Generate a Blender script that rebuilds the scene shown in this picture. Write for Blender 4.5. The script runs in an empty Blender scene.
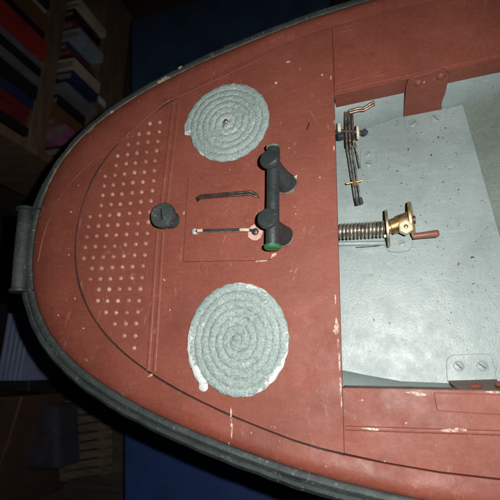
import bpy, bmesh, math, random
from mathutils import Vector, Matrix
from mathutils import noise as mn
random.seed(7)
S = bpy.context.scene
COL = S.collection
S.unit_settings.scale_length = 0.4          # one unit = 0.4 m, the height of the lens above the foredeck

# ------------------------------------------------------------------ camera frame
F, NX, NY, YAW, Y0 = 444.18, 130.55, 119.25, -0.02398, 0.34955
down = Vector((NX, -NY, -F)).normalized(); UP = -down
xa = (Vector((1, 0, 0)) - UP * UP.x).normalized(); ya = UP.cross(xa)
c_, s_ = math.cos(YAW), math.sin(YAW)
XA = c_ * xa + s_ * ya; YA = -s_ * xa + c_ * ya

def ray(px, py):
    r = Vector((px - 250, -(py - 250), -F))
    t = 1 / (-r.dot(UP))
    return r.dot(XA) * t, r.dot(YA) * t
def at(px, py, z=0.0):
    a, b = ray(px, py)
    return Vector((a * (1 - z), b * (1 - z) - Y0, z))
def atX(px, py, X):
    a, b = ray(px, py)
    k = X / a
    return Vector((X, b * k - Y0, 1 - k))

cam = bpy.data.cameras.new('camera'); co = bpy.data.objects.new('camera', cam); COL.objects.link(co)
R = Matrix((XA, YA, UP))                 # rows: world axes in camera coords -> cam->world
co.matrix_world = Matrix.Translation((0, -Y0, 1)) @ R.to_4x4()
cam.sensor_width = 36; cam.lens = F / 500 * 36; cam.clip_start = 0.01; cam.clip_end = 100
S.camera = co
cam.dof.use_dof = True; cam.dof.focus_distance = 1.12; cam.dof.aperture_fstop = 3.6

# ------------------------------------------------------------------ materials
def new_mat(name):
    m = bpy.data.materials.new(name); m.use_nodes = True
    nt = m.node_tree; return m, nt, nt.nodes['Principled BSDF']
def tex(nt, scale, detail=4, rough=.6, off=0.0, dist=0.0, stretch=None):
    tc = nt.nodes.new('ShaderNodeTexCoord'); mp = nt.nodes.new('ShaderNodeMapping')
    mp.inputs['Location'].default_value = (off, off * .7, off * 1.3)
    if stretch: mp.inputs['Scale'].default_value = stretch
    n = nt.nodes.new('ShaderNodeTexNoise'); n.inputs['Scale'].default_value = scale
    n.inputs['Detail'].default_value = detail; n.inputs['Roughness'].default_value = rough
    n.inputs['Distortion'].default_value = dist
    nt.links.new(tc.outputs['Object'], mp.inputs[0]); nt.links.new(mp.outputs[0], n.inputs['Vector'])
    return n.outputs['Fac']
def ramp(nt, fac, stops):
    r = nt.nodes.new('ShaderNodeValToRGB'); nt.links.new(fac, r.inputs[0])
    e = r.color_ramp.elements
    while len(e) < len(stops): e.new(.5)
    for k, (p, c) in enumerate(stops):
        e[k].position = p; e[k].color = (c[0], c[1], c[2], 1) if len(c) == 3 else c
    return r.outputs[0]
def mix(nt, fac, a, b, mode='MIX'):
    m = nt.nodes.new('ShaderNodeMix'); m.data_type = 'RGBA'; m.blend_type = mode
    for s, v in ((m.inputs[0], fac), (m.inputs[6], a), (m.inputs[7], b)):
        if hasattr(v, 'is_output'): nt.links.new(v, s)
        else: s.default_value = v if not isinstance(v, tuple) else (*v[:3], 1)
    return m.outputs[2]
def bump(nt, b, fac, strength, dist, prev=None):
    n = nt.nodes.new('ShaderNodeBump'); n.inputs['Strength'].default_value = strength
    n.inputs['Distance'].default_value = dist
    nt.links.new(fac, n.inputs['Height'])
    if prev: nt.links.new(prev, n.inputs['Normal'])
    nt.links.new(n.outputs[0], b.inputs['Normal']); return n.outputs[0]

def worn_paint(name, base, dark, light, rough=.45, fleck=(.75, .62, .5), fl=(.70, .735), bmp=.35, dirt=None, spec=.5, fine=1.0, flscale=34, big=.7):
    m, nt, b = new_mat(name)
    c = ramp(nt, tex(nt, 7, 6, .65), [(.3, dark), (.52, base), (.72, light)])
    # fine mottling
    c = mix(nt, .28 * fine, c, ramp(nt, tex(nt, 120, 3, .7, 3), [(.35, tuple(x * .72 for x in base)), (.65, tuple(min(1, x * 1.35) for x in base))]))
    # brushed, rubbed streaks
    st = ramp(nt, tex(nt, 18, 6, .75, 9, 1.2, (1, 3.2, 1)), [(.56, (0, 0, 0)), (.72, (1, 1, 1))])
    c = mix(nt, mix(nt, .28, (0, 0, 0), st), c, tuple(min(1, x * 1.9 + .03) for x in base))
    s2 = ramp(nt, tex(nt, 9, 7, .8, 77, 2.5, (1.6, .8, 1)), [(.60, (0, 0, 0)), (.66, (.5, .5, .5)), (.72, (0, 0, 0))])
    c = mix(nt, s2, c, tuple(min(1, x * .6 + .22) for x in base))
    g1 = ramp(nt, tex(nt, 3.2, 7, .7, 91, .8), [(.48, (0, 0, 0)), (.70, (.55, .55, .55))])
    c = mix(nt, g1, c, tuple(x * .62 + .01 for x in base))
    g2 = ramp(nt, tex(nt, 26, 4, .6, 97, .3, (.25, 5, 1)), [(.5, (0, 0, 0)), (.75, (.16, .16, .16))])
    c = mix(nt, g2, c, tuple(min(1, x * 1.25 + .015) for x in base))
    # chipped flecks down to the primer
    fk = ramp(nt, tex(nt, flscale, 5, .7, 17), [(fl[0], (0, 0, 0)), (fl[1], (1, 1, 1))])
    c = mix(nt, fk, c, fleck)
    if dirt:
        dk = ramp(nt, tex(nt, 150, 2, .5, 31), [(.68, (0, 0, 0)), (.74, (1, 1, 1))])
        c = mix(nt, dk, c, dirt)
    nt.links.new(c, b.inputs['Base Color'])
    r = ramp(nt, tex(nt, 22, 5, .6, 41), [(.3, (rough - .1,) * 3), (.7, (rough + .17,) * 3)])
    nt.links.new(r, b.inputs['Roughness'])
    b.inputs['Specular IOR Level'].default_value = spec
    p = bump(nt, b, tex(nt, 9, 5, .6, 51), bmp * big, .012)
    bump(nt, b, tex(nt, 210, 4, .7, 61), bmp, .0013, p)
    return m

RED = worn_paint('red_oxide_paint', (.232, .066, .043), (.182, .051, .034), (.268, .085, .058), .54, bmp=.26, spec=.4, fl=(.695, .725), flscale=44)
STUD = worn_paint('worn_stud_highlight', (.40, .20, .15), (.22, .08, .055), (.62, .46, .36), .28, fleck=(.62, .5, .4), fl=(.60, .68), flscale=60)  # worn dimple paint, made paler to put the flash highlights into the colour
RED2 = worn_paint('red_oxide_paint_rim', (.218, .058, .037), (.165, .043, .028), (.255, .075, .050), .52, fl=(.67, .70), bmp=.4, spec=.4, big=.7, flscale=40)
GREY = worn_paint('grey_green_hull_paint', (.285, .355, .35), (.25, .315, .31), (.32, .39, .385), .36, fleck=(.14, .12, .09), fl=(.73, .75), bmp=.55, dirt=(.15, .14, .11), spec=.6, fine=.5, flscale=70, big=.2)
GREYD = worn_paint('grey_hull_bottom', (.175, .215, .19), (.12, .15, .13), (.22, .265, .235), .55, fleck=(.12, .08, .05), fl=(.66, .72), dirt=(.08, .06, .045))
RUB = worn_paint('black_rubber', (.036, .049, .048), (.014, .019, .019), (.080, .10, .096), .55, fleck=(.26, .25, .19), fl=(.63, .69), bmp=1.0, flscale=80)
BLK = worn_paint('black_enamel', (.030, .040, .042), (.016, .02, .022), (.055, .07, .072), .38, fleck=(.25, .24, .2), fl=(.74, .78), bmp=.6, flscale=90)
def metal(name, col, rough=.3, met=1.0, tarnish=None):
    m, nt, b = new_mat(name)
    t = tarnish or tuple(x * .35 for x in col)
    c = ramp(nt, tex(nt, 60, 5, .7, 5), [(.35, t), (.6, col)])
    nt.links.new(c, b.inputs['Base Color']); b.inputs['Metallic'].default_value = met
    r = ramp(nt, tex(nt, 90, 3, .6, 8), [(.3, (rough,) * 3), (.7, (rough + .25,) * 3)])
    nt.links.new(r, b.inputs['Roughness'])
    bump(nt, b, tex(nt, 200, 3, .6), .3, .001)
    return m
BRASS = metal('brass', (.72, .52, .24), .3, .72, tarnish=(.28, .18, .07))
STEEL = metal('bright_steel', (.80, .78, .70), .16, .85, (.30, .26, .18))
DSTEEL = metal('rusty_steel', (.13, .10, .09), .4, .6, (.03, .022, .02))
WHT = metal('cream_nylon', (.72, .68, .52), .4, 0.0, (.45, .40, .26))
PIN = worn_paint('red_pin', (.24, .085, .065), (.17, .06, .045), (.32, .12, .09), .4)
GREEN = worn_paint('green_enamel', (.025, .17, .07), (.02, .11, .05), (.04, .24, .10), .4, bmp=.8)
CHIP = worn_paint('bare_filler', (.58, .48, .41), (.36, .20, .15), (.74, .70, .64), .6, bmp=1.0, fleck=(.3, .12, .09), fl=(.5, .56), flscale=140)
PINKW = worn_paint('pink_glue', (.62, .42, .36), (.45, .2, .16), (.75, .66, .6), .6, bmp=1.0, flscale=90)

# rope
def rope_mat(name, c0=None, sy=1.0, R=.125, th=.94):
    m, nt, b = new_mat(name)
    c = ramp(nt, tex(nt, 12, 5, .7), [(.3, (.23, .31, .30)), (.55, (.34, .44, .425)), (.75, (.52, .61, .59))])
    c = mix(nt, .5, c, ramp(nt, tex(nt, 180, 3, .7, 4), [(.35, (.15, .20, .19)), (.65, (.52, .6, .57))]))
    fk = ramp(nt, tex(nt, 40, 4, .7, 12), [(.64, (0, 0, 0)), (.70, (1, 1, 1))])
    c = mix(nt, fk, c, (.72, .76, .74))
    if c0 is not None:      # white paint left on parts of the outermost wrap
        tc = nt.nodes.new('ShaderNodeTexCoord'); mp = nt.nodes.new('ShaderNodeMapping'); mp.vector_type = 'POINT'
        mp.inputs['Location'].default_value = (-c0.x / R, -c0.y / R / sy, 0); mp.inputs['Scale'].default_value = (1 / R, 1 / R / sy, 0)
        ln = nt.nodes.new('ShaderNodeVectorMath'); ln.operation = 'LENGTH'
        nt.links.new(tc.outputs['Object'], mp.inputs[0]); nt.links.new(mp.outputs[0], ln.inputs[0])
        def math_(op, a, b_):
            q = nt.nodes.new('ShaderNodeMath'); q.operation = op
            for s_, v in ((q.inputs[0], a), (q.inputs[1], b_)):
                if hasattr(v, 'is_output'): nt.links.new(v, s_)
                else: s_.default_value = v
            return q.outputs[0]
        dp = nt.nodes.new('ShaderNodeVectorMath'); dp.operation = 'DOT_PRODUCT'; nt.links.new(mp.outputs[0], dp.inputs[0]); dp.inputs[1].default_value = (.45, -.89, 0)
        v = math_('ADD', ln.outputs['Value'], math_('MULTIPLY', math_('SUBTRACT', tex(nt, 9, 2, .5, 66), .5), .45))
        v = math_('ADD', v, math_('MULTIPLY', math_('SUBTRACT', tex(nt, 75, 4, .7, 67), .5), .30))
        v = math_('ADD', v, math_('MULTIPLY', dp.outputs['Value'], .06))
        c = mix(nt, ramp(nt, v, [(th, (0, 0, 0)), (th + .03, (1, 1, 1))]), c, (.72, .75, .73))
    nt.links.new(c, b.inputs['Base Color']); b.inputs['Roughness'].default_value = .6
    pr = bump(nt, b, tex(nt, 75, 4, .7, 29), .45, .005)
    bump(nt, b, tex(nt, 260, 3, .7, 22), .9, .003, pr)
    return m
ROPE = rope_mat('grey_painted_rope')

FRAY = worn_paint('frayed_white_rope', (.72, .75, .73), (.58, .62, .60), (.80, .82, .80), .6, bmp=1.0)
def plain(name, col, rough=.7, var=.35, scale=9, stretch=None):
    m, nt, b = new_mat(name)
    c = ramp(nt, tex(nt, scale, 5, .65, random.random() * 9, .4, stretch), [(.3, tuple(x * (1 - var) for x in col)), (.7, tuple(min(1, x * (1 + var)) for x in col))])
    nt.links.new(c, b.inputs['Base Color']); b.inputs['Roughness'].default_value = rough
    bump(nt, b, tex(nt, scale * 8, 3, .6), .3, .004)
    return m

# ------------------------------------------------------------------ mesh helpers
class MB:
    def __init__(s): s.v = []; s.f = []
    def add(s, vs, fs):
        o = len(s.v); s.v += [tuple(v) for v in vs]; s.f += [tuple(i + o for i in f) for f in fs]; return s
    def box(s, c, d, rz=0, ry=0, rx=0):
        M = Matrix.Translation(c) @ Matrix.Rotation(rz, 4, 'Z') @ Matrix.Rotation(ry, 4, 'Y') @ Matrix.Rotation(rx, 4, 'X')
        vs = [M @ Vector((x * d[0] / 2, y * d[1] / 2, z * d[2] / 2)) for x in (-1, 1) for y in (-1, 1) for z in (-1, 1)]
        return s.add(vs, [(0, 1, 3, 2), (4, 6, 7, 5), (0, 4, 5, 1), (2, 3, 7, 6), (0, 2, 6, 4), (1, 5, 7, 3)])
    def prism(s, pts, z0, z1):
        pts = [(p[0], p[1]) for p in pts]; n = len(pts)
        a = sum(pts[i][0] * pts[(i + 1) % n][1] - pts[(i + 1) % n][0] * pts[i][1] for i in range(n))
        if a < 0: pts = pts[::-1]
        vs = [(x, y, z0) for x, y in pts] + [(x, y, z1) for x, y in pts]
        fs = [tuple(range(n - 1, -1, -1)), tuple(range(n, 2 * n))] + [(i, (i + 1) % n, n + (i + 1) % n, n + i) for i in range(n)]
        return s.add(vs, fs)
    def tube(s, pts, r, k=12, cap=True, up=Vector((0, 0, 1)), flat=1.0, mod=None):
        pts = [Vector(p) for p in pts]; n = len(pts); vs = []; fs = []
        for i, p in enumerate(pts):
            t = (pts[min(i + 1, n - 1)] - pts[max(i - 1, 0)]).normalized()
            u = up if abs(t.dot(up)) < .95 else Vector((1, 0, 0))
            sd = t.cross(u).normalized(); w = sd.cross(t)
            ri = r[i] if isinstance(r, (list, tuple)) else r
            for j in range(k):
                a = 2 * math.pi * j / k; q = ri * (mod(i, a) if mod else 1)
                vs.append(p + sd * math.cos(a) * q + w * math.sin(a) * q * flat)
        for i in range(n - 1):
            for j in range(k):
                fs.append((i * k + j, i * k + (j + 1) % k, (i + 1) * k + (j + 1) % k, (i + 1) * k + j))
        if cap: fs.append(tuple(range(k - 1, -1, -1))); fs.append(tuple((n - 1) * k + j for j in range(k)))
        return s.add(vs, fs)
    def lathe(s, a, b, prof, k=24):
        """prof: list of (fraction or distance along a->b, radius)"""
        a = Vector(a); b = Vector(b); t = (b - a).normalized()
        u = Vector((0, 0, 1)) if abs(t.z) < .9 else Vector((1, 0, 0))
        sd = t.cross(u).normalized(); w = sd.cross(t); L = (b - a).length; vs = []; fs = []
        for h, r in prof:
            for j in range(k):
                g = 2 * math.pi * j / k
                vs.append(a + t * L * h + sd * math.cos(g) * r + w * math.sin(g) * r)
        n = len(prof)
        for i in range(n - 1):
            for j in range(k): fs.append((i * k + j, (i + 1) * k + j, (i + 1) * k + (j + 1) % k, i * k + (j + 1) % k))
        fs.append(tuple(range(k))); fs.append(tuple((n - 1) * k + j for j in range(k - 1, -1, -1)))
        return s.add(vs, fs)
    def dome(s, c, r, h, k=10, rings=3):
        vs = []; fs = []
        for i in range(rings):
            a = i / rings * math.pi / 2
            for j in range(k):
                g = 2 * math.pi * j / k
                vs.append((c[0] + r * math.cos(a) * math.cos(g), c[1] + r * math.cos(a) * math.sin(g), c[2] + h * math.sin(a)))
        vs.append((c[0], c[1], c[2] + h))
        for i in range(rings - 1):
            for j in range(k): fs.append((i * k + j, i * k + (j + 1) % k, (i + 1) * k + (j + 1) % k, (i + 1) * k + j))
        for j in range(k): fs.append(((rings - 1) * k + j, (rings - 1) * k + (j + 1) % k, rings * k))
        return s.add(vs, fs)
    def build(s, name, mat, parent=None, bevel=0, seg=2, jit=0, origin=None):
        me = bpy.data.meshes.new(name)
        vs = s.v
        if jit: vs = [tuple(Vector(v) + mn.noise_vector(Vector(v) * 45) * jit) for v in vs]
        o = bpy.data.objects.new(name, me)
        if origin is not None:
            vs = [tuple(Vector(v) - Vector(origin)) for v in vs]; o.location = origin
        me.from_pydata(vs, [], s.f)
        bm = bmesh.new(); bm.from_mesh(me); bmesh.ops.recalc_face_normals(bm, faces=bm.faces); bm.to_mesh(me); bm.free()
        for p in me.polygons: p.use_smooth = True
        me.set_sharp_from_angle(angle=math.radians(38))
        me.materials.append(mat); COL.objects.link(o)
        if parent:
            o.parent = parent
            inv = Matrix.Translation(-wl(parent))
            o.location = Vector(o.location) - wl(parent)
        if bevel:
            md = o.modifiers.new('bevel', 'BEVEL'); md.width = bevel; md.segments = seg; md.limit_method = 'ANGLE'
        return o
def wl(o):
    v = Vector((0, 0, 0))
    while o: v += Vector(o.location); o = o.parent
    return v
def tag(o, label=None, cat=None, group=None, kind=None):
    for k, v in (('label', label), ('category', cat), ('group', group), ('kind', kind)):
        if v: o[k] = v
    return o
def empty(name, loc, *a, **k):
    o = bpy.data.objects.new(name, None); o.location = loc; o.empty_display_size = .05; COL.objects.link(o)
    return tag(o, *a, **k)

# ------------------------------------------------------------------ the boat
boat = empty('model_boat', (0, 0, -.35), 'red and grey model boat with rounded bow and black rubber fender, open at right', 'model boat')

def arc(a, b, c, ymax, ext, n=70):
    q = [(a + b * y * y + c * y ** 4, y) for y in [ymax * i / n for i in range(n + 1)]]
    return q + ext
def full(half):
    return [(x, -y) for x, y in half[:0:-1]] + half
def resample(pts, N):
    d = [0]
    for i in range(1, len(pts)): d.append(d[-1] + math.dist(pts[i], pts[i - 1]))
    out = []; j = 0
    for k in range(N):
        t = d[-1] * k / (N - 1)
        while j < len(d) - 2 and d[j + 1] < t: j += 1
        u = (t - d[j]) / (d[j + 1] - d[j])
        out.append((pts[j][0] + (pts[j + 1][0] - pts[j][0]) * u, pts[j][1] + (pts[j + 1][1] - pts[j][1]) * u))
    return out
XE = .75
seam_h = arc(-.7940, 1.215, 4.85, .50, [(-.13, .5125), (-.08, .521), (0, .531), (.1, .540), (.3, .547), (XE, .552)])
rail_h = arc(-.941, .898, 5.006, .55, [(-.16, .561), (-.10, .5715), (-.02, .583), (.08, .594), (.2, .602), (.4, .609), (XE, .612)])
N = 260
rail = resample(full(rail_h), N)
# the seam station for each rail station: same fraction of arc length up to the side deck
seam = resample(full(seam_h), N)
def normals(c):
    r = []
    for i in range(len(c)):
        a = c[max(i - 1, 0)]; b = c[min(i + 1, len(c) - 1)]
        t = Vector((b[0] - a[0], b[1] - a[1])).normalized(); r.append(Vector((-t.y, t.x)))
    return r
rn = normals(rail)
if rn[N // 2].x > 0: rn = [-v for v in rn]
def sweep(mb, rows, closed=False):
    k = len(rows[0]); vs = [v for r in rows for v in r]; fs = []
    for i in range(len(rows) - 1):
        for j in range(k if closed else k - 1):
            fs.append((i * k + j, i * k + (j + 1) % k, (i + 1) * k + (j + 1) % k, (i + 1) * k + j))
    if closed: fs.append(tuple(range(k))); fs.append(tuple((len(rows) - 1) * k + j for j in range(k - 1, -1, -1)))
    return mb.add(vs, fs)
# rounded rim between the plate seam and the fender
prof = [(0, -.02), (0.0, -.012), (.004, -.004), (.014, -.0012), (.2, .001), (.42, .003), (.6, .004), (.8, .001), (.92, -.003), (.98, -.007), (1.0, -.012), (1.0, -.08)]
rows = []
for i in range(N):
    s0 = Vector(seam[i]); r0 = Vector(rail[i])
    wob = mn.noise(Vector((i * .07, 3, 0))) * .002
    rows.append([(*(s0.lerp(r0, s)), z + (wob if .1 < s < .95 else 0)) for s, z in prof])
sweep(MB(), rows).build('rim', RED2, boat)
MB().tube([at(*q, z=.0022) for q in ((37.5, 262), (42, 240), (48, 222), (58, 201), (68, 186), (79, 173), (92, 161), (108, 150), (124, 138), (140, 123), (153, 112), (164, 103), (175, 97.5), (200, 87), (230, 73), (262, 58))], .0026, 10, flat=.8).build('rim_bead', RED2, boat, jit=.0012)
ew = MB(); ipts = [i for i in range(N) if .12 < rail[i][1] < .56]
ew.tube([(*(Vector(rail[i]) + rn[i] * .0005), -.0085 + .001 * mn.noise(Vector((i * .5, 0, 0)))) for i in ipts], .0019, 6).build('rim_edge', plain('worn_edge_paint', (.20, .15, .10), .7, .6, 40), boat, jit=.0015)
sc_ = MB(); cpts = [p for p in resample(full([p for p in seam_h if p[0] < .0]), 240) if p[1] < .385]  # dark strip laid along the seam, standing in for the groove's shade
sc_.tube([(x - .0005, y, -.0022) for x, y in cpts], [.0016 + .0006 * math.sin(i * .21) * math.sin(i * .083) for i in range(len(cpts))], 8)
sc_.build('seam_shade', plain('seam_shade_dark', (.035, .018, .013), .7, .5, 30), boat, jit=.0006)
# rubber fender, two cords side by side
rows = []
for i in range(N):
    yy = rail[i][1]
    w = (.46 if yy > 0 else .62) + (.46 if yy > 0 else .34) * max(0, 1 - abs(yy) / (.22 if yy > 0 else .5)) ** 1.2 * .8
    P = [(-.004, -.10), (-.004, -.02), (0, -.012), (.008, -.007), (.020, -.006), (.030, -.010), (.034, -.019), (.039, -.013), (.052, -.014), (.066, -.024), (.076, -.042), (.078, -.065), (.070, -.09), (.05, -.10)]
    jj = mn.noise(Vector((i * .35, 0, 0))) * .0016
    rows.append([(*(Vector(rail[i]) + rn[i] * (a * w if a > 0 else a) + rn[i] * (jj if a > .03 else 0)), z + jj) for a, z in P])
sweep(MB(), rows, True).build('rubber_fender', RUB, boat)
# outer hull below the fender
rows = []
for i in range(N):
    p = Vector(rail[i]); n_ = rn[i]
    rows.append([(*(p + n_ * .03), -.095), (*(p - n_ * .0), -.15), (*(p - n_ * .05), -.22), (*(p - n_ * .12), -.29), (p.x * .8, p.y * .55, -.33), (p.x * .78, 0, -.345)])
sweep(MB(), rows).build('hull', RUB, boat)

# fore deck plate
edge_top = at(333, 75); edge_bot = at(344, 430); XD = -.080
def seam_x(y): return -.794 + 1.215 * y * y + 4.85 * y ** 4
def plate_outline(g_=.0034):
    h = [p for p in seam_h if p[0] < XD]
    q = [(x + g_, max(y - g_ * .8, 0)) for x, y in h] + [(XD, .517)]
    return q
hp = plate_outline(); NP = len(hp)
# gridded so it can be very slightly uneven
rows = []
for x, y in hp:
    rows.append([(x, y * (k / 12), .0) for k in range(-12, 13)])
out = [(x, -y) for x, y in plate_outline(.003)[:0:-1]] + plate_outline(.0042)
P0 = at(160, 122); P1 = at(134, 348); nrow = 22; dim = []
for r in range(nrow):
    base = P0.lerp(P1, r / (nrow - 1))
    for k in range(9):
        x = base.x - .0305 * k + random.uniform(-.0012, .0012); y = base.y + random.uniform(-.0012, .0012)
        if x > seam_x(y) + (.028 if y < 0 else .036): dim.append((x, y, random.uniform(.0056, .0068)))
bm = bmesh.new(); KD = 14
ov = [bm.verts.new((x, y, 0)) for x, y in out]
ed = [bm.edges.new((ov[i], ov[(i + 1) % len(ov)])) for i in range(len(ov))]
rings_ = []
for x, y, rd in dim:
    rv = [bm.verts.new((x + rd * math.cos(2 * math.pi * j / KD), y + rd * math.sin(2 * math.pi * j / KD), 0)) for j in range(KD)]
    ed += [bm.edges.new((rv[j], rv[(j + 1) % KD])) for j in range(KD)]; rings_.append(rv)
bmesh.ops.triangle_fill(bm, use_beauty=True, use_dissolve=False, edges=ed, normal=(0, 0, 1))
for (x, y, rd), rv in zip(dim, rings_):
    prev = rv
    for sc_, zz in ((.86, -.0036), (.6, -.0066), (.3, -.0078)):
        nv = [bm.verts.new((x + rd * sc_ * math.cos(2 * math.pi * j / KD), y + rd * sc_ * math.sin(2 * math.pi * j / KD), zz)) for j in range(KD)]
        for j in range(KD): bm.faces.new((prev[j], prev[(j + 1) % KD], nv[(j + 1) % KD], nv[j])).material_index = 1
        prev = nv
    bm.faces.new(prev).material_index = 1
lv_ = [bm.verts.new((v.co.x, v.co.y, -.016)) for v in ov]
for i in range(len(ov)):
    j = (i + 1) % len(ov); bm.faces.new((ov[i], lv_[i], lv_[j], ov[j]))
bmesh.ops.recalc_face_normals(bm, faces=bm.faces)
top = max(bm.faces, key=lambda f_: f_.calc_area())
if top.normal.z < 0: bmesh.ops.reverse_faces(bm, faces=bm.faces)
me = bpy.data.meshes.new('foredeck'); bm.to_mesh(me); bm.free()
for p_ in me.polygons: p_.use_smooth = True
me.set_sharp_from_angle(angle=math.radians(15))
me.materials.append(RED); me.materials.append(STUD)
fd = bpy.data.objects.new('foredeck', me); COL.objects.link(fd); fd.parent = boat; fd.location = -Vector(boat.location)
# narrow double bead across the deck behind the tread plate
b = MB()
for (q0, q1) in (((176, 103), (164, 204)), ((160, 232), (151, 371))):
    A = at(*q0); B = at(*q1)
    for off in (-.0085, .0085):
        b.tube([A + Vector((off, 0, 0)), A.lerp(B, .5) + Vector((off, 0, 0)), B + Vector((off, 0, 0))], .0048, 10, flat=.26)
b.build('deck_bead', RED, boat)

# side decks, coamings, panels
for sgn, nm in ((1, 'top'), (-1, 'bot')):
    mb = MB()
    if sgn > 0:
        inner = [at(334, 95.5), at(405, 79.5), at(500, 58), at(600, 36)]
    else:
        inner = [at(345, 388), at(500, 391), at(600, 394)]
    outer = [(x, sgn * (y - .003)) for x, y in seam_h if x > XD + .002] 
    outer = [(XD + .001, sgn * .517)] + outer
    inn = [(max(v.x, XD + .001), v.y) for v in inner]; inn[0] = (XD + .001, inner[0].y)
    inn[-1] = (XE - .01, inn[-1][1]); outer[-1] = (XE - .01, outer[-1][1])
    mb.prism(inn + outer[::-1], -.012, -.001)
    mb.build('side_deck', RED, boat)
    # coaming face hanging below the inner edge
    cf = MB(); T = .007 * sgn
    q = [(x, y + .0005 * sgn) for x, y in inn]
    cf.prism(q + [(x, y + T) for x, y in q[::-1]], -.056, -.0125)
    if sgn < 0: cf.v = [(x, y + (.004 if z < -.05 else 0), z) for x, y, z in cf.v]
    cf.build('coaming', RED, boat)
    # thin bead along the coaming
    if sgn > 0:
        MB().tube([at(336, 91, .0), at(405, 75.5, .0), at(470, 61, 0), at(600, 33, 0)], .0035, 8, flat=.7).build('coaming_bead', RED, boat)
        pl = [at(335, 86.5), at(388, 71.5), at(384, 55), at(383, 40), at(334, 52)]
    else:
        MB().tube([at(345.5, 428, .0), at(420, 430.5, .0), at(500, 433, 0), at(600, 436, 0)], .0048, 8, flat=.8).build('coaming_bead', RED, boat)
        pl = [at(433.5, 392.5), at(437, 410.5), at(500, 414.5), at(600, 418), at(600, 397), at(500, 394.5)]
    MB().prism(pl, -.0005, .0045 if sgn > 0 else .006).build('side_panel', RED, boat, bevel=.001)

# inside of the hull
ZF = -.130
tc = [at(*q, z=ZF) for q in ((335, 137), (367, 128), (397, 117), (450, 107), (500, 88), (600, 55))]
bc = [at(*q, z=ZF) for q in ((335, 369), (368, 375.7), (401, 381.6), (447, 383.5), (500, 385), (600, 388))]
tc = [Vector((-.6, .12, ZF))] + tc; bc = [Vector((-.6, -.22, ZF))] + bc
tc[-1].x = bc[-1].x = XE - .02
sh = MB(); w1 = []; 
for cr, sg in ((tc, 1), (bc, -1)):
    rr = []
    for v in cr:
        rr.append([(v.x, v.y - sg * .001, ZF - .03), (v.x, v.y, ZF - .001), (v.x, v.y + sg * .035, ZF + .055), (v.x, v.y + sg * .09, ZF + .10), (v.x, v.y + sg * .16, -.0175)])
    sweep(sh, rr)
sh.build('inner_hull_side', GREY, boat)
pe = [at(463, 104, z=ZF), at(481, 168, z=ZF), at(500, 236, z=ZF), at(520, 310, z=ZF), at(540, 389, z=ZF)]
fl = tc[:4] + [tc[4].lerp(tc[4], 1)][:0] + [at(446, 108, z=ZF)] + pe + bc[::-1][1:]
# floor sheet, cut off obliquely at its rear edge
fl = tc[:4] + [at(446, 108.5, z=ZF)] + pe + [b_ for b_ in bc[::-1] if b_.x < pe[-1].x]
MB().prism(fl, ZF - .010, ZF).build('floor_plate', GREY, boat, bevel=.0012)
bt = MB(); nx, ny = 40, 30
vs = [(-.6 + (XE + .58) * i / nx, -.46 + .92 * j / ny, ZF - .0225 + .006 * mn.noise(Vector((i * .35, j * .35, 2)))) for i in range(nx + 1) for j in range(ny + 1)]
bt.add(vs, [(i * (ny + 1) + j, (i + 1) * (ny + 1) + j, (i + 1) * (ny + 1) + j + 1, i * (ny + 1) + j + 1) for i in range(nx) for j in range(ny)])
bt.build('hull_bottom', GREYD, boat)
# scraps and grit lying on the floor plate
g = MB()
for k in range(64):
    px = random.uniform(345, 470); py = random.uniform(130, 365)
    if k < 24: px = random.uniform(395, 465); py = random.uniform(125, 190)
    if px > 455 + (py - 104) * .28: continue
    v = at(px, py, ZF); r = random.choice((.0008, .0011, .0015, .0024)) * random.uniform(.7, 1.15)
    g.box((v.x, v.y, ZF + .0007), (r * 2, r * random.uniform(.6, 1.4), .0016), random.uniform(0, 3), random.uniform(-.2, .2))
tag(g.build('grit', plain('dark_grit', (.07, .055, .04), .8), None), 'dark crumbs of grit scattered over the grey floor plate of the boat', 'grit', kind='stuff')
for (px, py, rz) in ((458.5, 264, 1.5), (472, 257.5, .1)):
    v = at(px, py, ZF); f_ = MB(); f_.box((v.x, v.y, ZF + .0016), (.0075, .0032, .0014), rz, .1)
    f_.add([(v.x, v.y, ZF + .0035)], [])
    tag(f_.build('paint_flake', PIN if rz > 1 else DSTEEL, None, bevel=.0006, jit=.001), 'small red upright flake lying on the grey floor plate' if rz > 1 else 'small dark brown flake lying nearer the rear edge of the grey floor plate', 'flake')

def screw(parent, px, py, z, r, mat, h=.004, ang=.7, name='screw'):
    v = at(px, py, z); c = Vector((v.x, v.y, z - .0005)); s = MB()
    k = 22; d = Vector((math.cos(ang), math.sin(ang), 0)); n = Vector((-d.y, d.x, 0)); sw = r * .13
    s.lathe(c, c + Vector((0, 0, h)), [(0, r * 1.25), (.25, r * 1.25), (.3, r), (.8, r * .96), (1, r * .82)], k)
    o = s.build(name, mat, parent)
    q = MB(); q.box(c + Vector((0, 0, h)), (r * 1.5, sw * 2, .0012), ang)
    q.build('slot', DARKSLOT, o); return o
DARKSLOT = plain('slot_dark', (.12, .13, .12), .7)  # dark grey strip across each screw head

DARKSLOT2 = plain('dark_sliver', (.012, .01, .01), .7)
# brackets tying the side deck to the floor
def bracket(face, foot, screws, bolts, zt, matf):
    # foot
    ft = MB().prism([at(*q, z=ZF) for q in foot], ZF - .001, ZF + .004).build('bracket_foot', GREY, boat, bevel=.0012)
    for q in screws: screw(ft, q[0], q[1], ZF + .004, .0115, GREY, .004, q[2])
    return ft
ft = bracket(None, [(403.6, 116), (446, 108), (447, 116), (445, 124), (440, 128), (412, 134), (407, 132), (405, 127)], [(413, 123.5, .6), (435.5, 118.5, 2.2)], None, 0, RED)
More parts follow.
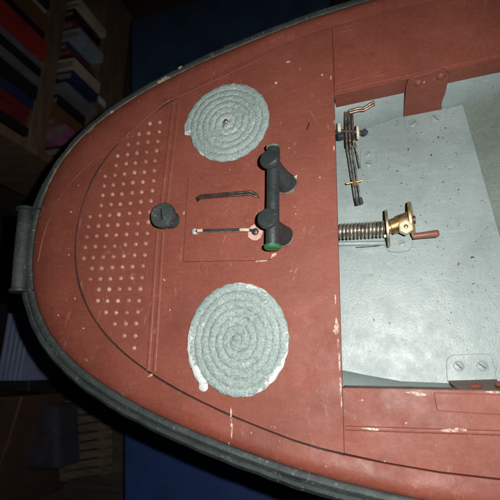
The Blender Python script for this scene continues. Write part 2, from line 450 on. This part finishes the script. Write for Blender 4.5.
# upper bracket upright: a curved-edge plate standing against the coaming
def quadplate(name, pts, th, mat, parent, bevel=.0015):
    pts = [Vector(p) for p in pts]; n = (pts[1] - pts[0]).cross(pts[-1] - pts[0]).normalized() * th
    m_ = MB(); k = len(pts)
    m_.add(pts + [p + n for p in pts], [tuple(range(k)), tuple(range(2 * k - 1, k - 1, -1))] + [(i, (i + 1) % k, k + (i + 1) % k, k + i) for i in range(k)])
    return m_.build(name, mat, parent, bevel=bevel)
fa = at(403.6, 117, z=ZF + .004); fb = at(442, 109.6, z=ZF + .004)
ta = at(406.5, 84); tb = at(449, 75)
def onface(px, py):
    # plane through foot edge and top edge
    n = (fb - fa).cross(ta - fa); o = Vector((0, -Y0, 1)); d = at(px, py) - o
    return o + d * ((fa - o).dot(n) / d.dot(n))
outl = [(403.6, 117), (405, 100), (406.3, 86), (408.5, 80), (413, 77), (428, 73), (440, 69), (446, 70), (449.5, 75), (447.5, 84), (445.5, 93), (442.5, 101), (441.5, 106), (442, 109.6)]
up_ = quadplate('bracket', [onface(*q) for q in outl], .0045, RED2, boat)
for q in ((418.6, 83), (441, 76.5)):
    v = onface(*q); n = (fb - fa).cross(ta - fa).normalized()
    if n.y > 0: n = -n
    MB().lathe(v - n * .002, v + n * .006, [(0, .011), (.35, .0105), (.7, .008), (1, .004)], 18).build('bolt', RED2, up_)
# lower bracket
ft2 = bracket(None, [(447, 382), (446, 363), (447.5, 358), (452, 355), (470, 354), (486, 353.5), (491, 355.5), (493.5, 361), (496.5, 382)], [(458.6, 366, 2.4), (482, 366, -.6)], None, 0, RED)
va = at(448, 380.5, z=ZF + .004); vb = at(497, 379, z=ZF + .004); vc = at(502, 390.3, -.012); vd = at(459, 389.5, -.012)
br2 = quadplate('bracket', [va, vb, vc, vd], .0045, DSTEEL if False else plain('brown_primer', (.16, .085, .055), .5), boat)
for (px, py, r) in ((475, 384.5, .0125), (499, 383, .010)):
    v = at(px, py, -.05); m2 = MB().lathe(v + Vector((0, -.006, 0)), v + Vector((0, .010, .0)), [(0, r), (.3, r * .95), (.45, r * .7), (.5, r * .3)], 16)
    m2.build('bolt', RED, br2, jit=.006)

# ------------------------------------------------------------------ deck fittings (parts of the boat)
hc = [at(*q) for q in ((189, 178.8), (266, 171), (271.5, 260.3), (184, 262.3))]
# dark gap around + raised lid
hatch = MB().prism(hc, -.0006, .0062).build('hatch', RED, boat, bevel=.0012, seg=2)
tag(hatch, 'square red hatch lid with two thin grab rails')
def grab(pts, r, mat, blade=1.0): return MB().tube(pts, r, 10)
# upper rail: bent blackened wire, doubled
z = .022
A, B = (197, 198.5), (258, 197)
p = [at(A[0] + 1, A[1] + 3, .004), at(A[0], A[1] - .5, .014), at(200.5, 195.6, z), at(228, 193.4, z), at(251, 191.8, z), at(256.5, 194.2, .015), at(258.5, 198, .004)]
r1 = MB().tube(p, .0034, 10)
p2 = [v + Vector((0, -.0056, -.004)) for v in p[1:-1]]
r1.tube(p2, .0024, 8)
rl = r1.build('grab_rail', DSTEEL, hatch, jit=.0006); tag(rl, 'dark bent wire grab rail')
p = [at(195, 234.5, .004), at(194, 232, .015), at(200, 230.3, z), at(220, 230, z), at(242, 229.6, z), at(250, 230, .02), at(255, 231, .008), at(256, 232, .003)]
rb = MB().tube(p, .0034, 10).build('grab_rail', BLK, hatch); tag(rb, 'black grab rail with bright silvery end and a dab of glue')
v0 = at(205, 231.8, .017); v1 = at(243, 231.2, .017)
MB().tube([v0, v1], .0020, 8).build('wire', STEEL, rb)
MB().tube([at(197.5, 230.6, z), at(203, 230.2, z)], .0042, 10).build('sleeve', WHT, rb)
MB().tube([at(240, 229.7, z), at(249.5, 229.8, z)], .0042, 10).build('sleeve', WHT, rb)
vv = at(194.5, 231.5, .016); s = MB(); s.dome(vv, .0085, .005, 12, 4); s.lathe(vv + Vector((0, 0, -.012)), vv, [(0, .006), (1, .0085)], 12); s.build('end_ball', metal('plated_white_glint', (.78, .78, .75), .25, .2, (.35, .33, .3)), rb)  # bright reflection on the end ball put in as near-white colour
vv = at(255.5, 232, .0042); s = MB(); k = 26
ring = [(vv.x + math.cos(2 * math.pi * i / k) * .0185 * (1 + .16 * mn.noise(Vector((i * .9, 0, 5)))), vv.y - .002 + math.sin(2 * math.pi * i / k) * .020 * (1 + .16 * mn.noise(Vector((i * .9, 0, 5))))) for i in range(k)]
s.prism(ring, .0055, .0074).build('glue_dab', PINKW, rb)
s = MB(); s.dome((vv.x, vv.y, .0068), .0095, .005, 14, 4).build('rail_stud', DSTEEL, rb)

# filler chips where paint has come off
def splat(mb, px, py, rx, ry, rot=0, z=0.0, seed=0):
    c = at(px, py, z); k = 30; pts = []; rx *= 1.0; ry *= 1.0
    for i in range(k):
        a = 2 * math.pi * i / k; q = 1 + .45 * mn.noise(Vector((math.cos(a) * 1.5 + seed * 3.1, math.sin(a) * 1.5, seed))) + .3 * mn.noise(Vector((math.cos(a) * 5 + seed, math.sin(a) * 5, seed * 2.2)))
        u = math.cos(a) * rx * q; w = math.sin(a) * ry * q
        pts.append((c.x + u * math.cos(rot) - w * math.sin(rot), c.y + u * math.sin(rot) + w * math.cos(rot)))
    m_ = MB(); m_.prism(pts, z - .0012, z + .0008); mb.append(m_)
ch = []; sd = 0
for q in ((197, 179, .006, .0022, .1, .001), (203, 178.3, .0045, .002, .2, .001), (263, 260.5, .018, .0028, .15, .0012), (270, 257, .004, .010, .2, .001), (274, 255, .006, .004, .3, 0),
          (184, 213, .0022, .005, 0, 0), (336.5, 326, .0045, .013, 0, 0), (336, 331, .006, .006, .1, 0), (338, 343, .002, .012, 0, 0), (339.6, 362, .0022, .018, 0, 0), (340.5, 385, .0022, .016, 0, 0), (335.5, 300, .0016, .01, 0, 0),
          (341.5, 403, .0016, .012, 0, 0), (334.5, 122, .0016, .006, 0, 0), (331, 78, .002, .006, 0, 0), (334, 148, .0016, .006, 0, 0), (276, 83, .003, .003, 0, 0), (150.5, 375.3, .006, .003, .5, 0),
          (288, 62, .008, .003, 0, 0), (412, 392.5, .012, .0022, 0, 0), (419, 394, .014, .0028, -.1, 0), (493, 392, .012, .0022, 0, 0), (450, 430.5, .014, .003, 0, .004), (371, 429, .016, .002, 0, .004), (460, 429.6, .012, .0024, 0, .004),
          (231, 413, .0018, .012, 0, .004), (231.5, 422, .0018, .010, 0, .004), (232, 431, .0016, .014, 0, .003), (289, 148, .002, .002, 0, 0), (170, 310, .002, .002, 0, 0), (230, 170, .0016, .0016, 0, 0), (322, 75, .0022, .003, 0, 0)):
    sd += 1; splat(ch, q[0], q[1], q[2], q[3], q[4], q[5], sd)
for m_ in ch: m_.build('bare_patch', CHIP, boat, jit=.0006)
MB().tube([at(309.5, 123, .001), at(308, 126, .002), at(307, 129.5, .001)], .0016, 6).build('dark_sliver', DARKSLOT2, boat)
cr = MB(); v = at(294.5, 178, .004); cr.box(v, (.009, .010, .008), .4, .3, .2); cr.box(v + Vector((.004, .003, .002)), (.006, .005, .005), 1.1)
cr.build('filler_lump', WHT, boat, bevel=.0018, jit=.002)
# rope-end marks / worn tan chips on the fender
wf = []
for (px, py, a, b_, rot) in ((92, 131, .016, .006, .75), (98, 127, .012, .004, .8), (88, 135, .008, .004, .7), (162, 80, .016, .005, .45), (168, 79.5, .008, .006, .5), (112, 112, .006, .004, .7), (200, 430.5, .018, .004, -.3), (180, 67.5, .006, .004, .4)):
    sd += 1; splat(wf, px, py, a, b_, rot, -.0045 if py < 300 else -.008, sd)
    
wtan = plain('worn_tan', (.36, .31, .2), .8, .6, 60)
for m_ in wf: m_.build('worn_patch', wtan, boat, jit=.002)

# double bollard
bol = MB()
tz = .066
ta_ = at(273.5, 148.5, tz); tb_ = at(272.5, 246, tz)
ax = (tb_ - ta_).normalized()
cross = MB().lathe(ta_, tb_, [(0, .0145), (.02, .0155), (.5, .0148), (.98, .0155), (1, .0145)], 26).build('mooring_bollard', BLK, boat)
tag(cross, 'black double bollard with a crossbar, one bar end painted green')
for (fx, fy), (hx, hy), rr in (((286.5, 184), (268.5, 157), .0235), ((282.5, 236), (266.5, 217), .0235)):
    f0 = at(fx, fy, 0); h0 = at(hx, hy, .098)
    L = h0 - f0
    MB().lathe(f0, h0, [(0, .0262), (.05, .0262), (.10, .0245), (.3, .0198), (.55, .0168), (.76, .0168), (.83, .0185), (.87, .0235), (.96, .0242), (1, .0215)], 30).build('post', BLK, cross, jit=.0008)
    # webs blending post foot into the crossbar
    md = ta_.lerp(tb_, ((f0.y + h0.y) / 2 - ta_.y) / (tb_.y - ta_.y))
    MB().tube([f0 + Vector((-.002, .0, .014)), f0.lerp(md, .5) + Vector((0, 0, .004)), md], [.018, .0155, .0140], 16).build('web', BLK, cross, jit=.0008)
MB().lathe(ta_ - ax * .005, ta_ + ax * .0, [(0, .0165), (.3, .0175), (1, .0172)], 26).build('end_cap', metal('chipped_cap', (.30, .27, .2), .5, 0, (.05, .05, .05)), cross, jit=.001)
MB().lathe(tb_ - ax * .001, tb_ + ax * .007, [(0, .0195), (.7, .0195), (1, .017)], 26).build('end_cap', GREEN, cross, jit=.0008)['label'] = 'green painted end cap'
# ring of pale sealant round the feet
slm = plain('sealant_grey', (.17, .11, .085), .7, .5, 60)
for (fx, fy) in ((286.5, 184.5), (282.5, 236.5)):
    f0 = at(fx, fy, 0); sl = MB().lathe(f0 - Vector((0, 0, .001)), f0 + Vector((0, 0, .003)), [(0, .0280), (.6, .0276), (1, .0264)], 28)
    sl.build('sealant', slm, cross, jit=.001)

# slotted mushroom post
f0 = at(171.5, 220.5, 0); h0 = at(161.5, 214.5, .052)
cap = MB().lathe(f0, h0, [(0, .0235), (.08, .0235), (.3, .021), (.5, .021), (.62, .027), (.7, .0325), (.88, .0335), (.97, .031), (1, .026)], 32).build('bitt_post', RUB, boat, jit=.001)
tag(cap, 'black mushroom headed post with a slot in its top')
u = (h0 - f0).normalized(); MB().box(h0 + u * .0002, (.0034, .030, .0014), .15).build('slot', plain('slot_black', (.004, .004, .004), .9), cap)

# bow roller
ra = at(25.5, 209.5, -.004); rbb = at(18.6, 290.8, -.006)
rol = MB().lathe(ra, rbb, [(0, .017), (.02, .0195), (.3, .0205), (.7, .0205), (.98, .0195), (1, .017)], 28).build('bow_roller', RUB, boat, jit=.001)
tag(rol, 'black rubber roller mounted across the tip of the bow')
axr = (rbb - ra).normalized()
for P_, sg in ((ra, -1), (rbb, 1)):
    MB().lathe(P_ - axr * .005, P_ + axr * .005, [(0, .0235), (.2, .026), (.8, .026), (1, .0235)], 28).build('flange', BLK, rol)
    MB().box(P_ + Vector((.030, 0, -.012)), (.06, .007, .022)).build('roller_arm', BLK, rol, bevel=.002)

# ------------------------------------------------------------------ coils of rope
def coil(name, pc, R, turns, tail_px, label, start, twist, cz, sy=1.0):
    c = at(*pc, z=.0); o = empty(name, (c.x, c.y, 0), label, 'rope coil', 'flat rope coils on the foredeck')
    rr = R / (turns + .45) / 2 * 1.02; pts = []
    T = turns * 2 * math.pi; n = int(turns * 130)
    for i in range(n + 1):
        a = T * i / n; r = rr * .9 + (R - rr * 1.9) * (a / T) ** .98
        wob = 1 + .012 * mn.noise(Vector((math.cos(a) * 2, math.sin(a) * 2, a * .12)))
        ang = start + (T - a) * -1
        pts.append(Vector((c.x + math.cos(ang) * r * wob, c.y + math.sin(ang) * r * wob * sy, rr * .5 + .003 * mn.noise(Vector((a * .8, 1, 0))) + cz * (1 - a / T))))
    tp = at(*tail_px, z=.006); last = pts[-1]
    for k in range(1, 9):
        t = k / 8; w = last.lerp(tp, t); d = (pts[-1] - pts[-2]) if k == 1 else None
        pts.append(w)
    s = 0; ss = [0]
    for i in range(1, len(pts)): s += (pts[i] - pts[i - 1]).length; ss.append(s)
    def mod(i, a): return 1.0 + .20 * abs(math.sin((a * 3 + ss[i] * twist) / 2)) - .06 + .04 * mn.noise(Vector((ss[i] * 60, a, 0)))
    m_ = MB().tube(pts, rr * 1.03, 16, flat=.58, mod=mod)
    m_.build('rope', rope_mat('painted_rope', c, sy, R, .90 if sy > 1 else .965), o)
    b = MB().lathe((c.x, c.y, .0), (c.x, c.y, rr * .85 + cz), [(0, R * .84), (.25, R * .84), (.3, rr * 1.5), (.6, rr * .9)], 40)
    b.v = [(x, c.y + (y - c.y) * sy, z) for x, y, z in b.v]
    b.build('backing', plain('rope_backing', (.16, .2, .19), .8, .3, 40), o)
    e = MB(); e.dome(tp, rr * 1.1, rr * .45, 16, 4); e.build('frayed_end', plain('frayed_white', (.68, .72, .70), .7, .2, 70), o, jit=.004)
    return o, c, rr
o1, c1, r1_ = coil('rope_coil', (228, 124.5), .123, 5.8, (189.5, 132), 'smaller looking grey rope coil above the hatch, with a glint on its centre screw', math.radians(188), 210, .004)
scr = MB(); scr.dome((c1.x - .001, c1.y + .001, .016), .0065, .004, 12, 4); scr.build('screw_head', STEEL, o1)
o2, c2, r2_ = coil('rope_coil', (239, 340.5), .1285, 6.1, (203, 387), 'paler grey rope coil below the hatch, nearest the bottom edge, with white frayed rim', math.radians(228), 210, .003, 1.11)
MB().dome((c2.x, c2.y, .002), .0165, .0125, 20, 7).build('rope_core', ROPE, o2, jit=.002)

# ------------------------------------------------------------------ brass shaft gear on the floor
zc = -.075
def ax_at(px, py): return at(px, py, zc)
gear = empty('shaft_coupling', at(388, 235, ZF), 'brass flanged shaft coupling with coiled spring and red crank pin on the grey floor', 'shaft coupling')
A = ax_at(322, 233); Bp = ax_at(385, 229)
MB().tube([A, Bp], .0135, 18).build('shaft', DSTEEL, gear)
sp = []; L = Bp - A; nt_ = 17; sdv = L.normalized().cross(Vector((0, 0, 1))).normalized()
for i in range(nt_ * 20 + 1):
    a = i / 20 * 2 * math.pi
    sp.append(A + L * (i / (nt_ * 20)) + sdv * math.cos(a) * .0175 + Vector((0, 0, 1)) * math.sin(a) * .0175)
MB().tube(sp, .0035, 10).build('spring', STEEL, gear)
# gray cradle under the spring
cd = MB(); q0 = at(337, 243, ZF + .012); q1 = at(385, 243, ZF + .012)
cd.tube([Vector((q0.x - .06, q0.y, q0.z)), q1], .006, 14).build('cradle', GREY, gear)
bf = MB(); bf.prism([at(*q, z=ZF) for q in ((384, 233), (388, 229), (408, 229), (412, 235), (412.5, 246), (409, 251), (400, 253), (389, 252), (385, 247))], ZF - .001, ZF + .0055)
bfo = bf.build('mounting_foot', GREY, gear, bevel=.0015)
screw(bfo, 402, 243.5, ZF + .0055, .0085, GREY, .004, .5)
C1 = ax_at(387.5, 228.5); d = Vector((1, .03, 0)).normalized()
def disc(c, r, th, name, mat, tilt, holes=0):
    t = Vector((1, tilt[0], tilt[1])).normalized()
    return MB().lathe(c - t * th / 2, c + t * th / 2, [(0, r * .97), (.15, r), (.85, r), (1, r * .97)], 40).build(name, mat, gear)
disc(C1, .0455, .006, 'flange', metal('pale_brass', (.66, .58, .36), .35, .9, (.4, .38, .25)), (.03, .03))
C2 = ax_at(410, 220)
MB().lathe(C1, C2, [(0, .014), (.12, .0145), (.14, .019), (.5, .019), (.52, .0215), (.97, .0215), (1, .020)], 26).build('hub', metal('dark_brass', (.42, .28, .12), .3, .75, (.10, .06, .03)), gear)
disc(C2 + Vector((.004, 0, 0)), .0445, .007, 'flange', BRASS, (.05, .16))
MB().tube([C2 + Vector((.006, 0, 0)), C2 + Vector((.012, .0, .0))], .010, 12).build('washer', DSTEEL, gear)
pa = at(418.5, 236, zc + .004); pb = at(439, 233.2, zc + .004)
MB().lathe(pa + Vector((-.012, 0, 0)), pb, [(0, .0072), (.3, .0072), (.9, .0085), (.97, .0078), (1, .006)], 18).build('crank_pin', PIN, gear)
hb = at(406, 226.3, -.038)
hx = MB().lathe(hb + Vector((0, 0, -.022)), hb, [(0, .0165), (.9, .0175), (1, .0155)], 6)
hx.build('bolt', metal('pale_bolt', (.80, .72, .50), .35, .25, (.55, .45, .28)), gear, bevel=.0008)
MB().dome(hb + Vector((0, 0, -.0004)), .0055, .002, 12, 3).build('bolt_end', STEEL, gear)
stv = at(372, 247.5, ZF + .004); MB().tube([at(356, 247.5, ZF + .004), at(378, 246, ZF + .004), at(384, 244, ZF + .012)], .0013, 6).build('pull_wire', DSTEEL, gear)

# ------------------------------------------------------------------ steering linkage
z0 = -.062
lk = empty('control_linkage', at(350, 130, ZF), 'small rusty lever linkage with thin parallel rods beside the deck edge', 'linkage')
lv = MB()
for (x0, x1, zz) in ((345.5, 347, z0), (349, 350.5, z0 + .004), (352.2, 354, z0)):
    a_, b_ = at(x0, 113, zz), at(x1, 147, zz)
    c = (a_ + b_) / 2; dd = b_ - a_
    lv.box(c, (.0052, dd.length, .016), math.atan2(dd.y, dd.x) - math.pi / 2)
lv.build('lever_plate', metal('dull_steel', (.30, .26, .22), .3, .7, (.08, .06, .05)), lk, bevel=.0008)
arm = MB()
for off in (0, 2.3):
    arm.tube([at(346.5, 121, z0 + .004), at(346, 115 + off * .6, z0 + .006), at(350, 110.5 + off, z0 + .008), at(358.5, 108.3 + off, z0 + .008), at(364, 108 + off, z0 + .008), at(374.5, 101.5 + off * 1.2, z0 + .010)], .0036, 10)
arm.build('crank_arm', metal('worn_bronze', (.36, .26, .2), .3, .8, (.10, .07, .05)), lk)
rods = MB()
for (a_, b_) in (((347, 145), (355.5, 201)), ((350, 146), (358, 203)), ((352.3, 146), (361, 202)), ((354.8, 140), (360, 168))):
    rods.tube([at(*a_, z=z0 - .004), at(*b_, z=z0 - .016)], .00165, 8)
rods.build('push_rod', metal('grey_wire', (.68, .68, .64), .3, .8, (.12, .11, .1)), lk)
cb = MB().tube([at(346.5, 183.5, z0 - .008), at(362.5, 180.5, z0 - .008)], .0026, 10); cb.tube([at(354, 179, z0 - .005), at(355.5, 185.5, z0 - .005)], .004, 8)
cb.build('cross_clip', BRASS, lk)
en = MB(); en.lathe(at(356.5, 198, z0 - .014), at(358, 205, z0 - .016), [(0, .0048), (1, .0052)], 10); en.lathe(at(360, 197.5, z0 - .014), at(361.8, 204, z0 - .016), [(0, .0042), (1, .0048)], 10)
en.build('rod_end', BLK, lk)
for (q, r, th) in (((339.5, 128), .014, .008), ((358, 132.5), .019, .007)):
    c = at(*q, z=z0); MB().lathe(c - Vector((th / 2, 0, 0)), c + Vector((th / 2, 0, 0)), [(0, r * .93), (.2, r), (.8, r), (1, r * .93)], 20).build('nylon_washer', WHT, lk)
nb = MB(); c = at(341, 136, z0); nb.lathe(c - Vector((.009, 0, 0)), c + Vector((.009, 0, 0)), [(0, .010), (.2, .0115), (.8, .0115), (1, .010)], 6)
nb.build('nut', BLK, lk, bevel=.0006); nb = MB()
c = at(363.5, 132.5, z0); nb.lathe(c - Vector((.012, 0, 0)), c + Vector((.011, 0, 0)), [(0, .006), (.45, .006), (.46, .0095), (.85, .0095), (.86, .005), (1, .005)], 6)
nb.build('nut', BLK, lk, bevel=.0006)
pv = MB(); c = at(350, 131, z0); pv.tube([at(337, 130.5, z0), at(368, 132.5, z0)], .0042, 10).build('pivot_pin', DSTEEL, lk)
MB().lathe(at(350, 140, ZF), at(350, 140, ZF) + Vector((0, 0, .06)), [(0, .012), (.1, .006), (1, .005)], 12).build('pillar', DSTEEL, lk)
for (px, py) in ((350, 140.5), (353.6, 141.5)):
    MB().dome(at(px, py, z0 + .010), .0036, .003, 10, 3).build('rivet', BRASS, lk)
# small two-screw plate beside the linkage
sp_ = MB().prism([at(*q, z=ZF) for q in ((360.5, 150), (363, 148), (373, 148), (376, 151), (376.5, 168), (374, 171.5), (363.5, 172), (360.5, 169))], ZF - .001, ZF + .0035).build('screw_plate', GREY, boat, bevel=.001)
screw(sp_, 368, 154, ZF + .0035, .0085, GREY, .004, .9); screw(sp_, 368.5, 164, ZF + .0035, .0095, GREY, .0045, -.3)

# ------------------------------------------------------------------ the dim room behind
ZR = -1.9
fm = plain('dark_floorboards', (.045, .034, .025), .6, .5, 3, (1, 12, 1))
fl_ = MB(); fl_.add([(-9, -9, ZR), (9, -9, ZR), (9, 9, ZR), (-9, 9, ZR)], [(0, 1, 2, 3)])
tag(fl_.build('floor', fm), kind='structure')
wl_ = MB(); wl_.box((-3.6, 0, .6), (.1, 18, 5)); wl_.build('wall', plain('dark_wall', (.05, .05, .055), .9))['kind'] = 'structure'
# bench under the boat
bn = empty('work_bench', (-.05, 0, ZR), 'dark bench hidden under the boat hull', 'bench')
wd = plain('bench_wood', (.03, .02, .014), .7, .4, 6, (8, 1, 1))
MB().box((.1, 0, -.385), (1.0, .55, .07)).build('bench_top', wd, bn, bevel=.004)
for x in (-.32, .52):
    for y in (-.22, .22): MB().box((x, y, (-.42 + ZR) / 2), (.06, .06, -.42 - ZR)).build('leg', wd, bn)

bw = plain('bookcase_wood', (.17, .11, .07), .6, .4, 5, (1, 1, 6))
bc_ = empty('bookcase', (-2.4, 1.2, ZR), 'dark brown wooden bookcase full of books beyond the bow', 'bookcase')
XF = -2.0
def zX(px, py): return atX(px, py, XF).z
s1 = atX(42, 100, XF); s2 = atX(93, 100, XF)
yb = atX(42, 150, XF).y; yt = 2.6; dpt = .55
ym = (yb + yt) / 2; yl = yt - yb
MB().box((XF - dpt / 2, ym, s1.z - .02), (dpt, yl, .14)).build('shelf', bw, bc_, bevel=.004)
MB().box((XF - dpt / 2 + .01, ym, s2.z - .17), (dpt + .02, yl, .34)).build('bottom_shelf', bw, bc_, bevel=.004)
for y in (yb - .03, yt + .03): MB().box((XF - dpt / 2, y, (.6 + ZR) / 2), (dpt + .01, .06, .6 - ZR)).build('side', bw, bc_)
MB().box((XF - dpt - .02, ym, (.6 + ZR) / 2), (.03, yl + .12, .6 - ZR)).build('back', bw, bc_)
rngb = random.Random(3)
pal = [('dull red', (.34, .03, .025)), ('black', (.012, .012, .014)), ('pale blue', (.25, .30, .38)), ('grey', (.15, .15, .17)), ('dark red', (.16, .02, .02)), ('navy', (.02, .03, .09)), ('cream', (.42, .38, .28)), ('dark green', (.02, .05, .035)), ('mauve', (.25, .09, .16)), ('brown', (.14, .07, .03))]
bmats = {n: plain('book_' + n.replace(' ', '_'), c, .5, .25, 6) for n, c in [(n_, tuple(v * 1.15 for v in c_2)) for n_, c_2 in pal]}
pages = plain('book_pages', (.20, .17, .14), .9, .15, 20)
def book(x, y, z, dx, dy, dz, cn, label, rx=0, group='books on the bookcase'):
    o = empty('book', (x, y, z), label, 'book', group)
    c = MB(); M = Matrix.Rotation(rx, 4, 'X')
    def bb(mb, cc, dd):
        t = MB(); t.box(cc, dd); t.v = [tuple(M @ Vector(v) + Vector((x, y, z))) for v in t.v]; mb.add(t.v, t.f)
    bb(c, (0, -dy / 2 + .004, dz / 2), (dx, .008, dz)); bb(c, (0, dy / 2 - .004, dz / 2), (dx, .008, dz)); bb(c, (dx / 2 - .004, 0, dz / 2), (.008, dy - .016, dz))
    c.build('cover', bmats[cn], o)
    pg = MB(); bb(pg, (-.01, 0, dz / 2), (dx - .03, dy - .018, dz - .03)); pg.build('page_block', pages, o)
    return o
# upper row, standing on the shelf
y = yb + .03; seq = ['black', 'dark red', 'dark red', 'navy', 'black', 'grey', 'black', 'grey', 'dull red', 'dull red', 'black', 'brown', 'cream', 'black', 'brown', 'dark green', 'cream', 'dark red']
posn = ['at the near end', 'near the near end', 'in the middle', 'toward the far end']
def ordw(k): return ['first', 'second', 'third', 'fourth', 'fifth', 'sixth', 'seventh', 'eighth', 'ninth', 'tenth', 'eleventh', 'twelfth', 'thirteenth', 'fourteenth', 'fifteenth', 'sixteenth', 'seventeenth', 'eighteenth', 'nineteenth', 'twentieth'][k]
for k, cn in enumerate(seq):
    th = rngb.uniform(.05, .10); hh = rngb.uniform(.36, .5)
    book(XF - .19 + rngb.uniform(-.02, .05), y + th / 2, s1.z + .051, .34, th - .006, hh, cn, f'{cn} book standing on the upper shelf, {ordw(k)} from the end nearest the boat')
    y += th
# lower row, tops of the books seen from above
seqb = ['black', 'mauve', 'mauve', 'brown', 'brown', 'black', 'grey', 'black', 'navy', 'cream', 'black', 'dark red', 'navy', 'pale blue', 'dark red', 'black', 'cream']
y = yb + .03
for k, cn in enumerate(seqb):
    th = rngb.uniform(.05, .085); hh = rngb.uniform(.26, .36)
    book(XF - .19 + rngb.uniform(-.05, .06), y + th / 2, s2.z + .0015, .36, th - .006, hh, cn, f'{cn} book standing on the bottom shelf, {ordw(k)} from the end nearest the boat')
    y += th
# blue storage cloth / box beyond the port side
def boxthing(name, mat, pts, ztop, h, label, cat, bevel=.01, jit=0):
    o = MB().prism([at(*q, z=ztop) for q in pts], ztop - h, ztop).build(name, mat, None, bevel=bevel); return tag(o, label, cat)
boxthing('storage_crate', plain('navy_crate', (.02, .045, .085), .6, .3, 4), [(131, 92), (131, 20), (330, -40), (330, 60)], -1.45, .44, 'dark navy storage crate behind the upper left rim of the boat', 'crate')
# compact disc rack with upright blue-grey cases
rk = plain('case_blue', (.17, .21, .34), .4, .15, 8)
for k in range(5):
    x0 = 8 + k * 4.9; zz = -1.15
    pts = [(x0, 313), (x0 + 3.2, 313.5), (x0 - 8.2, 381), (x0 - 11.6, 380)]
    o = MB().prism([at(*q, z=zz) for q in pts], zz - .3, zz).build('disc_case', rk, None, bevel=.004)
    tag(o, f'blue grey disc case in the rack left of the fender, {ordw(k)} from the left', 'disc case', 'upright disc cases in the rack')
boxthing('rack_base', plain('rack_black', (.012, .012, .014), .7), [(-16, 305), (40, 307), (28, 392), (-30, 390)], -1.46, .44, 'black rack base holding the row of blue grey disc cases', 'rack')
bx = boxthing('cardboard_box', plain('reddish_board', (.055, .028, .02), .7, .3, 5), [(-60, 398), (22, 396), (9, 440), (-20, 520), (-90, 520)], -1.2, .68, 'reddish brown box in the bottom left corner of the picture', 'box')
boxthing('plastic_bag', plain('mauve_plastic', (.026, .022, .034), .9, .6, 7), [(26, 404), (56, 405), (58, 470), (20, 470)], -1.4, .45, 'dull mauve bundle between the reddish box and the boards', 'bag', .03)
# slatted pale crate
sc = empty('slatted_crate', at(85, 420, -1.8), 'slatted wooden pallet lying below the fender at lower left', 'pallet')
wm = plain('pallet_wood', (.085, .065, .04), .8, .5, 6, (1, 6, 1))
for k in range(9):
    y0_ = 399 + k * 9
    MB().prism([at(*q, z=-1.6) for q in ((60, y0_ + 2), (111, y0_ - 5), (111, y0_ + 2.2), (60, y0_ + 9))], -1.63, -1.6).build('slat', wm, sc, bevel=.003)
MB().prism([at(*q, z=-1.66) for q in ((62, 404), (70, 403), (70, 480), (62, 480))], -1.9 + .005, -1.633).build('bearer', wm, sc)
MB().prism([at(*q, z=-1.66) for q in ((100, 399), (108, 398), (108, 475), (100, 475))], -1.9 + .005, -1.633).build('bearer', wm, sc)
boxthing('plastic_tub', plain('bright_blue', (.018, .05, .17), .5, .2, 5), [(124, 408), (330, 450), (330, 540), (124, 540)], -1.5, .39, 'bright blue plastic tub under the lower left edge of the boat', 'tub')
# white tag on the bookcase plinth
tg = atX(102, 102, XF + .031); t_ = MB().box(tg, (.006, .05, .09)); tag(t_.build('price_tag', plain('paper', (.55, .55, .6), .8, .1), None), 'small white paper tag stuck on the bookcase plinth', 'paper tag')

# ------------------------------------------------------------------ light: the camera's flash and a trace of room light
W = bpy.data.worlds.new('World'); S.world = W; W.use_nodes = True
W.node_tree.nodes['Background'].inputs[0].default_value = (.5, .6, .8, 1); W.node_tree.nodes['Background'].inputs[1].default_value = .006
ld = bpy.data.lights.new('flash', 'SPOT'); ld.energy = 76; ld.color = (1, .97, .93); ld.shadow_soft_size = .008
ld.spot_size = math.radians(134); ld.spot_blend = 1.0
lo = bpy.data.objects.new('flash', ld); COL.objects.link(lo)
LP = Vector((.075, -Y0 + .04, 1.0)); lo.location = LP
tgt = at(310, 345); lo.rotation_euler = (tgt - LP).to_track_quat('-Z', 'Y').to_euler()

S.render.engine = 'CYCLES'
S.view_settings.view_transform = 'Standard'; S.view_settings.look = 'None'; S.view_settings.exposure = 0; S.view_settings.gamma = 1
